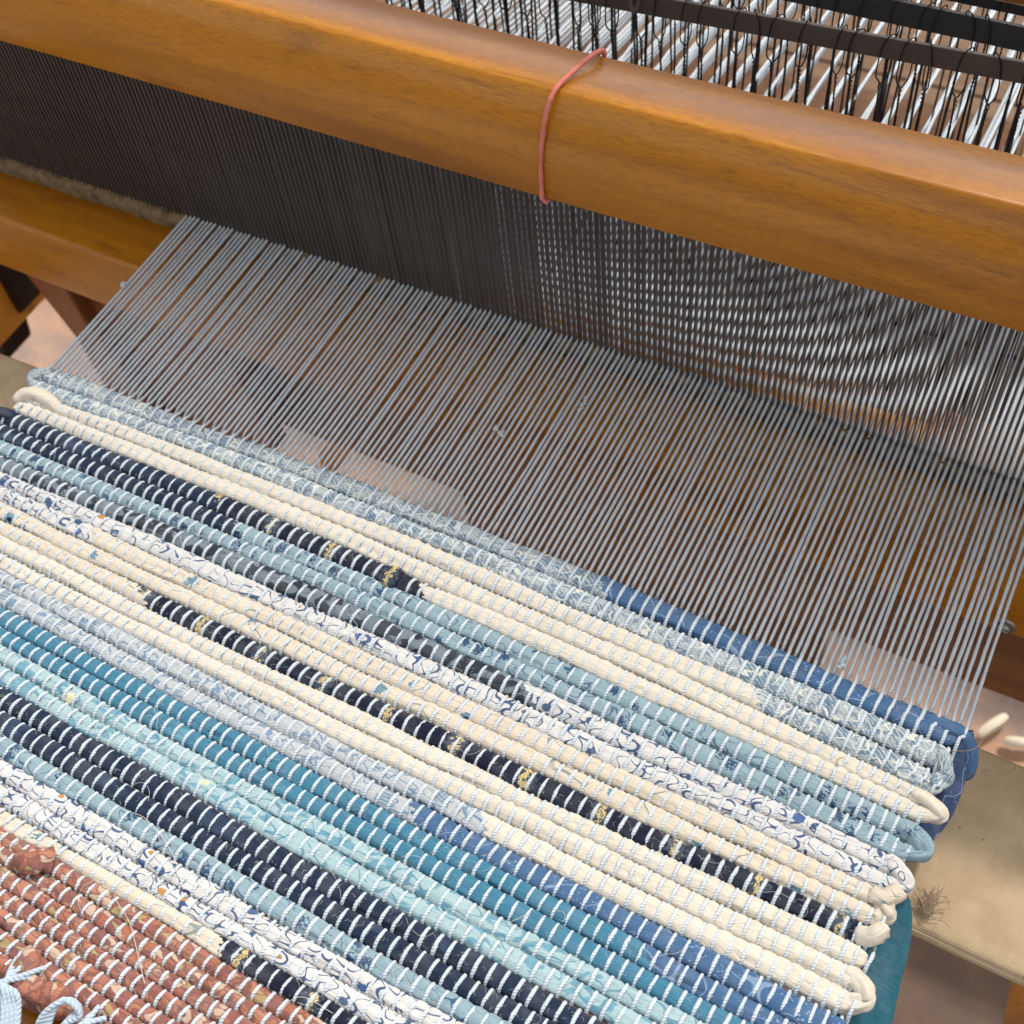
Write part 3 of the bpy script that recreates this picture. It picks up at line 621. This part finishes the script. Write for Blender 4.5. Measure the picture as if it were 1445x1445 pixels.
# cloth lengths carried along under the right edge
def cloth_band(name, left, right, mat, thick, label, sag=.004, nu=10, seed=0):
    rr = np.random.default_rng(seed); L = smooth_path(left, 24); R_ = smooth_path(right, 24); N = min(len(L), len(R_)); L = L[:N]; R_ = R_[:N]
    u = np.linspace(0, 1, nu); G = L[:, None] * (1 - u)[None, :, None] + R_[:, None] * u[None, :, None]
    s = np.linspace(0, 1, N)[:, None]; G[:, :, 2] += sag * np.sin(PI * u)[None] + .0012 * np.sin(u * 9 + s * 4 + seed)[...] + .0007 * np.sin(u * 21 - s * 9)
    T_ = G.copy(); B_ = G.copy(); B_[:, :, 2] -= thick
    # round the long edge over
    B_[:, -1, :] += 0; V = np.concatenate([T_.reshape(-1, 3), B_.reshape(-1, 3)]); k = N * nu; F = []
    for i in range(N - 1):
        for j in range(nu - 1):
            a = i * nu + j; F.append([a, a + 1, a + nu + 1, a + nu]); F.append([k + a, k + a + nu, k + a + nu + 1, k + a + 1])
        a = i * nu; F.append([a, a + nu, k + a + nu, k + a]); a = i * nu + nu - 1; F.append([a, k + a, k + a + nu, a + nu])
    for j in range(nu - 1): F.append([j, k + j, k + j + 1, j + 1]); a = (N - 1) * nu + j; F.append([a, a + 1, k + a + 1, k + a])
    F = np.array(F)[:, ::-1]; uv = V[F].reshape(-1, 3)[:, :2] * 1.0
    me = mesh(name, V, F, mat, True, uv); o = link(name, me, rug); o['label'] = label
    md = o.modifiers.new('soften', 'BEVEL'); md.width = thick * .4; md.segments = 3; md.limit_method = 'ANGLE'; md.angle_limit = 1.0
    return o
Z = zpt
cloth_band('cloth_tail', [Z(1290, 1040, -.004), Z(1290, 1080, -.010), Z(1280, 1130, -.014), Z(1270, 1170, -.018), Z(1262, 1205, -.022)],
           [Z(1374, 1030, -.001), Z(1377, 1060, -.006), Z(1362, 1105, -.012), Z(1340, 1158, -.016), Z(1298, 1206, -.022)], M['N'], .003, 'shade-darkened denim blue cloth length hanging under the right edge of the rug', .003, 12, 1)
cloth_band('cloth_tail', [Z(1200, 1240, -.010), Z(1190, 1290, -.014), Z(1180, 1350, -.02), Z(1180, 1420, -.024), Z(1170, 1540, -.03)],
           [Z(1266, 1236, -.006), Z(1287, 1275, -.010), Z(1285, 1330, -.018), Z(1268, 1400, -.024), Z(1240, 1540, -.032)], M['T'], .004, 'teal cloth length hanging under the right edge of the rug', .006, 14, 2)
rag_path('selvedge_loop', [Z(1300, 1012, -.003), Z(1332, 1026, -.002), Z(1356, 1038, -.0025), Z(1366, 1054, -.006), Z(1364, 1080, -.012), Z(1350, 1100, -.018)], .0038, M['J'], 'denim blue rag end wrapped down around the right corner', 14, 31, 1.15, 34)

# stray fibres lying on the rug
def fibre(pts, r, mat, name='loose_thread'):
    P = smooth_path(pts, 36); V_, F_, U_ = tube_arr(P, r, 4, (0.2, 0.1, 1), False); return link(name, mesh(name, V_, F_, mat, True, U_), rug)
def curly(cx, cy, L, seed, r=.00012, mat=None):
    rr = np.random.default_rng(seed); a = rr.uniform(0, 6.28); p = np.array([cx, cy]); pts = []; da = rr.uniform(-1.2, 1.2)
    for i in range(6):
        pts.append((p[0], p[1], .0016 + rr.uniform(0, .0012))); p = p + L / 5 * np.array([math.cos(a), math.sin(a)]); a += da * .6 + rr.normal(0, .3)
    return fibre(pts, r, mat or FIBRE)
for i in range(70):
    u, v = rng.uniform(10, 1250), rng.uniform(640, 1430)
    if v < 560 + .47 * u + 30: continue
    p = on_z(u, v, 0)
    if p[0] > .02 or p[0] < LX: continue
    curly(p[0], p[1], rng.uniform(.006, .018), i + 500, rng.uniform(.00004, .00009))
fibre([Z(165, 1252, .002), Z(205, 1236, .003), Z(235, 1240, .002), Z(251, 1228, .003), Z(235, 1190, .003), Z(205, 1155, .003), Z(172, 1142, .002)], .00012, FIBRE)
fibre([Z(165, 1250, .002), Z(163, 1268, .003), Z(182, 1300, .003), Z(193, 1340, .003), Z(204, 1388, .002)], .00012, FIBRE)
fibre([Z(312, 960, .002), Z(330, 990, .003), Z(362, 989, .002)], .00012, FIBRE)
fibre([Z(395, 1430, .002), Z(410, 1412, .003), Z(432, 1408, .003), Z(470, 1430, .002)], .00012, FIBRE)
fibre([Z(1335, 1060, -.002), Z(1372, 1058, .002), Z(1388, 1042, .004), Z(1402, 1030, .006), Z(1424, 1015, .010), Z(1427, 985, .012)], .00016, BFIBRE)
# knots and slubs in the warp
def slub(u, v, L, seed):
    p = on_z(u, v, .0006); rr = np.random.default_rng(seed)
    pts = [(p[0] + rr.normal(0, .0007), p[1] + (i - 3) * L / 6, .0006 + rr.uniform(0, .0012)) for i in range(7)]
    P = smooth_path(pts, 30); V_, F_, U_ = tube_arr(P, .0006 + .0004 * np.abs(np.sin(np.arange(len(P)) * .55)), 6, (0, 0, 1)); link('yarn_knot', mesh('yarn_knot', V_, F_, YARN, True, U_), rug)
slub(822, 572, .010, 1); slub(1188, 935, .006, 2); slub(708, 612, .003, 3); slub(175, 402, .003, 4); slub(700, 605, .002, 5)

# fuzz standing off the open warp threads
mb = MB()
for i in range(2600):
    k = rng.integers(0, NT_); xk = X0 + PITCH * k; yy = rng.uniform(.272, .39); a = rng.uniform(0, 6.28); L = rng.uniform(.0006, .0022)
    p = np.array([xk, yy, -.001]); q = p + L * np.array([math.cos(a) * .9, rng.uniform(-.5, .5), math.sin(a) * .7]); e = q + L * .6 * rng.normal(0, 1, 3) * [.5, .8, .4]
    V_, F_, U_ = tube_arr(np.array([p, q, e]), .000040, 4, (0.3, 0.9, .2), False); mb.add(V_, F_, U_)
for i in range(6500):
    r = rng.integers(0, 30); x = rng.uniform(LX, RX - .006); y = row_y(r, x) + rng.uniform(-.002, .002); a = rng.uniform(0, 6.28); L = rng.uniform(.0006, .0022)
    p = np.array([x, y, .0006]); q = p + L * np.array([math.cos(a), math.sin(a), .35]); e = q + L * .7 * np.array([math.cos(a + .9), math.sin(a + .9), rng.uniform(-.3, .3)])
    V_, F_, U_ = tube_arr(np.array([p, q, e]), .000040, 4, (0.3, 0.2, .9), False); mb.add(V_, F_, U_)
o = link('yarn_fuzz', mb.me('yarn_fuzz', FIBRE), rug); o['kind'] = 'stuff'

# yarn tied in bundles at the near left corner
def strand(pts, r, mat, name, parent, seed=0, label=None):
    P = smooth_path(pts, 40); V_, F_, U_ = tube_arr(P, r, 8, (0.1, 0.2, 1), True); o = link(name, mesh(name, V_, F_, mat, True, U_), parent)
    if label: o['label'] = label
    return o
for j, (su, sv) in enumerate([(62, 1366), (50, 1378), (42, 1352), (36, 1362), (30, 1345), (24, 1352)]):
    strand([Z(su, sv, .001), Z(su * .5 + 2, sv * .4 + 1383 * .6, .004), Z(-6 + j * 2, 1388 + j, .005), Z(-30, 1400 + j * 4, .002)], .0011, KNOT, 'yarn_tie', rug)
for j in range(8):
    strand([Z(-30, 1388 + 3 * j, .003), Z(-6 + j * 2.6, 1384 + 2 * j, .006 + .002 * (j % 2)), Z(2 + j * 3.0, 1396 + j, .007 + .002 * (j % 2)), Z(5 + j * 3.0, 1420, .007), Z(2 + j * 3, 1460, .004), Z(-6 + j * 3, 1500, .0)], .0012, KNOT, 'yarn_tie', rug)
for j in range(9):
    a = j * 2.1
    strand([Z(48 + a, 1470, .0), Z(56 + a, 1440 - a * .4, .006), Z(74 + a * .8, 1420 - a * .5, .009), Z(98 + a * .3, 1411 - a * .1 + j, .009), Z(112, 1424 + a * .6, .006), Z(96 - a * .5, 1440 + a * .5, .004), Z(80, 1480, .0)], .0012, KNOT, 'yarn_tie', rug)
for j, (su, sv) in enumerate([(140, 1420), (132, 1432), (150, 1436)]):
    strand([Z(su, sv, .0015), Z(124, 1438 + j * 3, .004), Z(108, 1450 + 3 * j, .004)], .0011, KNOT, 'yarn_tie', rug)
rag_path('rag_end', [Z(60, 1352, -.001), Z(38, 1362, -.002), Z(30, 1382, -.003), Z(52, 1402, -.003), Z(84, 1410, -.003), Z(110, 1420, -.004)], .0068, M['K'], 'broad terracotta rag fold at the near corner of the rug', 14, 41, 1.0, 36)
rag_path('rag_tip', [Z(22, 1212, .0005), Z(42, 1216, .003), Z(62, 1214, .0035), Z(78, 1216, .001)], .0042, M['K'], 'loose terracotta rag end poking up near the left', 12, 42, 1.2, 20, .1)

# ------------------------------------------------------------------ harnesses with heddles
def heddle_mesh():
    mb = MB(); rw = .00036
    zt = 0.0; # bar top at 0; bar 10 mm high
    def wr(pts, n=26, r=rw):
        a, b, u = tube_arr(smooth_path(pts, n), r, 6, (0.3, 1, 0.1), True); mb.add(a, b, u)
    # hook over the bar: front strand and back strand meet in a Y under the bar
    wr([(-.0008, 0, -.0235), (-.0022, -.0016, -.0200), (-.0022, -.0020, -.012), (-.0014, -.0022, -.004), (.0002, -.0018, .0008), (.0014, .0003, .0016), (.0024, .0022, .0000), (.0026, .0024, -.008), (.0024, .0018, -.0190), (.0008, 0, -.0235)], 46)
    for s in (0, PI):
        t = np.linspace(0, 1, 60) ** 1.6; zz = -.0235 - t * .100; a = 2 * PI * 3.5 * np.minimum(t / .16, 1) + s; sp_ = .00034 * (1 + 1.2 * np.exp(-((t - .02) / .03) ** 2))
        P = np.stack([sp_ * np.cos(a) + .0005 * np.sin(t * 5), sp_ * np.sin(a), zz], 1); aa, b, u = tube_arr(P, rw, 6, (0.3, 1, .1), False); mb.add(aa, b, u)
        P = np.stack([(.0012 if s else -.0012) * np.sin(np.linspace(0, PI, 10)), np.zeros(10), np.linspace(-.1235, -.1335, 10)], 1); aa, b, u = tube_arr(P, rw, 6, (0.3, 1, .1), False); mb.add(aa, b, u)
        P = np.stack([np.where(True, (.0003 if s else -.0003), 0) * np.ones(6), np.zeros(6), np.linspace(-.1335, -.262, 6)], 1); aa, b, u = tube_arr(P, rw, 6, (0.3, 1, .1), False); mb.add(aa, b, u)
    return mb.me('heddle', HED)
HM = heddle_mesh()
BAR = [(0.500, .1338, .0105, .046, -0.210), (0.545, .1218, .0126, 0.0, -0.30), (0.590, .1090, .0122, 0.0, -.30), (0.635, .0975, .012, 0.0, -.30)]
hl = ['nearest loom harness, a dark bronze bar hung with black wire heddles', 'second loom harness from the handrail, a black bar hung with wire heddles', 'third loom harness from the handrail, its bar just under the wooden crossbar', 'farthest loom harness, hidden above the frame with only its hanging heddle wires in view']
for hi, (hy, hz, hh, sl, xl) in enumerate(BAR):
    xref = -0.125
    hr = tag(empty('harness', (xref, hy, hz)), hl[hi], 'loom harness', 'loom harnesses behind the handrail')
    V_, F_ = extrude_x(round_prof([(-.001, -hh / 2), (.001, -hh / 2), (.001, hh / 2), (-.001, hh / 2)], .0004, 2), -.5, .30)
    b = link('heddle_bar', mesh('heddle_bar', V_, F_, BARM if hi == 0 else BARM2, False)); b.parent = hr; b.rotation_euler = (0, -math.atan(sl), 0)
    for k in range(NT_):
        if k % 4 != hi: continue
        x = X0 + PITCH * k + rng.normal(0, .0022)
        if x < -.46: continue
        h = bpy.data.objects.new('heddle', HM); COL.objects.link(h); h.parent = hr
        h.location = (x - xref, 0, (x - xref) * sl + hh / 2); h.rotation_euler = (rng.normal(0, .006), rng.normal(0, .014), rng.normal(0, .18)); h.scale = (rng.choice([1, 1, -1]) * rng.uniform(.8, 1.15), 1, 1)
# clear plastic hook at the left end of the first bar
HK = simple('grey_plastic', (96, 92, 90), 0.25)
pc = on_y(896, 8, .498); V_, F_, U_ = tube_arr(smooth_path([pc + [-.001, 0, .012], pc + [-.002, -.001, .004], pc + [0, -.002, -.0015], pc + [.002, -.001, .002], pc + [.0026, 0, .010]], 24), .0011, 8, (0, 1, .1))
o = link('clip', mesh('clip', V_, F_, HK, True, U_)); tag(o, 'small grey plastic clip hooked on the nearest harness bar above the handrail', 'clip')

# ------------------------------------------------------------------ canvas apron under the rug
xs = np.linspace(-1.0, .5, 80); ys = np.concatenate([[.1985, .1975, .1978, .200], np.linspace(.204, .286, 14), [.288]])
zs = np.concatenate([[-.0560, -.0535, -.0515, -.0505], np.full(14, -.050), [-.0515]])
G = np.zeros((len(xs), len(ys), 3)); G[..., 0] = xs[:, None]; G[..., 1] = ys[None] - 0.02 * xs[:, None] * 0.6; G[..., 2] = zs[None] + .0012 * np.sin(xs[:, None] * 25 + ys[None] * 30) + .0006 * np.sin(xs[:, None] * 70)
T2 = G.copy(); T2[..., 2] -= .0015; nY = len(ys); nX = len(xs); k = nX * nY; F = []
for i in range(nX - 1):
    for j in range(nY - 1):
        a = i * nY + j; F.append([a, a + nY, a + nY + 1, a + 1]); F.append([k + a, k + a + 1, k + a + nY + 1, k + a + nY])
    a = i * nY; F.append([a, k + a, k + a + nY, a + nY]); a += nY - 1; F.append([a, a + nY, k + a + nY, k + a])
cv = link('canvas_apron', mesh('canvas_apron', np.concatenate([G.reshape(-1, 3), T2.reshape(-1, 3)]), F, CANVAS, True)); tag(cv, 'speckled beige canvas apron stretched beneath the rug, showing at both sides', 'canvas')
P_ = np.stack([np.linspace(.0, .48, 60), .1990 - .012 * np.linspace(.0, .48, 60), np.full(60, -.0540) + .0005 * np.sin(np.linspace(0, 30, 60))], 1)
V_, F_, U_ = tube_arr(P_, .0032, 10, (0, 0, 1)); hem = link('hem', mesh('hem', V_, F_, CANVAS, True, U_), cv)
fr = MB()
c0 = on_z(1308, 1283, -.045)
for i in range(70):
    rr = np.random.default_rng(i + 900); a = rr.normal(1.7, .7); L = rr.uniform(.003, .011); p = c0 + rr.normal(0, .0015, 3) * [1, 1, .3]; q = p + L * .5 * np.array([math.cos(a), math.sin(a), .2]); e = q + L * .5 * np.array([math.cos(a + rr.normal(0, .8)), math.sin(a + rr.normal(0, .8)), .1])
    V_, F_, U_ = tube_arr(smooth_path([p, q, e], 8), .00016, 4, (.2, .1, 1), False); fr.add(V_, F_, U_)
o = link('frayed_tuft', fr.me('frayed_tuft', BFIBRE), cv); o['kind'] = 'stuff'
# small pale unidentified objects beyond the canvas, shaped as short pegs
for i, (u, v, du, dv, lb) in enumerate([(1400, 1024, 26, -18, 'small pale unidentified object lying on the paving beyond the canvas, nearer the rug'), (1440, 1048, 30, 4, 'small pale unidentified object lying on the paving beyond the canvas, at the picture edge')]):
    P_ = smooth_path([zpt(u - du * .75, v - dv * .75, -.709), zpt(u, v, -.706), zpt(u + du * .75, v + dv * .75, -.708)], 16); tt = np.linspace(0, 1, len(P_))
    V_, F_, U_ = tube_arr(P_, 0.0056 * (1 - .35 * np.abs(2 * tt - 1) ** 3), 14, (0, 0, 1)); o = link('pale_stick', mesh('pale_stick', V_, F_, simple('pale_cream', (222, 208, 184), .7, 0, 300, .3, .1), True, U_)); tag(o, lb, 'pale_stick')
# rod and cotton apron at the near left corner
P_ = np.array([on_z(-60, 1395, -.03), on_z(200, 1520, -.03)]); V_, F_, U_ = tube_arr(np.linspace(P_[0], P_[1], 8), .010, 16, (0, 0, 1))
rod = link('apron_rod', mesh('apron_rod', V_, F_, HONEY, True, U_)); tag(rod, 'round honey coloured rod behind the knotted yarn at the near left corner', 'rod')
V_ = [tuple(on_z(-80, 1400, -.045)), tuple(on_z(-40, 1700, -.045)), tuple(on_z(300, 1700, -.045)), tuple(on_z(240, 1500, -.045))]
g = MB(); A_, B_, C_, D_ = [np.array(q) for q in V_]; n = 16
pts = [];
for i in range(n):
    for j in range(n):
        s, t_ = i / (n - 1), j / (n - 1); p = (A_ * (1 - s) + D_ * s) * (1 - t_) + (B_ * (1 - s) + C_ * s) * t_; p = p + [0, 0, .003 * math.sin(s * 14 + t_ * 3)]; pts.append(p)
F = [[i * n + j, i * n + j + 1, (i + 1) * n + j + 1, (i + 1) * n + j] for i in range(n - 1) for j in range(n - 1)]
o = link('cotton_apron', mesh('cotton_apron', pts, np.array(F)[:, ::-1], simple('white_cotton', (226, 216, 204), .95, 0, 1200, .6, .1), True)); tag(o, 'off white cotton apron cloth under the knotted yarn at the near left corner', 'cloth')
md = o.modifiers.new('thickness', 'SOLIDIFY'); md.thickness = .0015
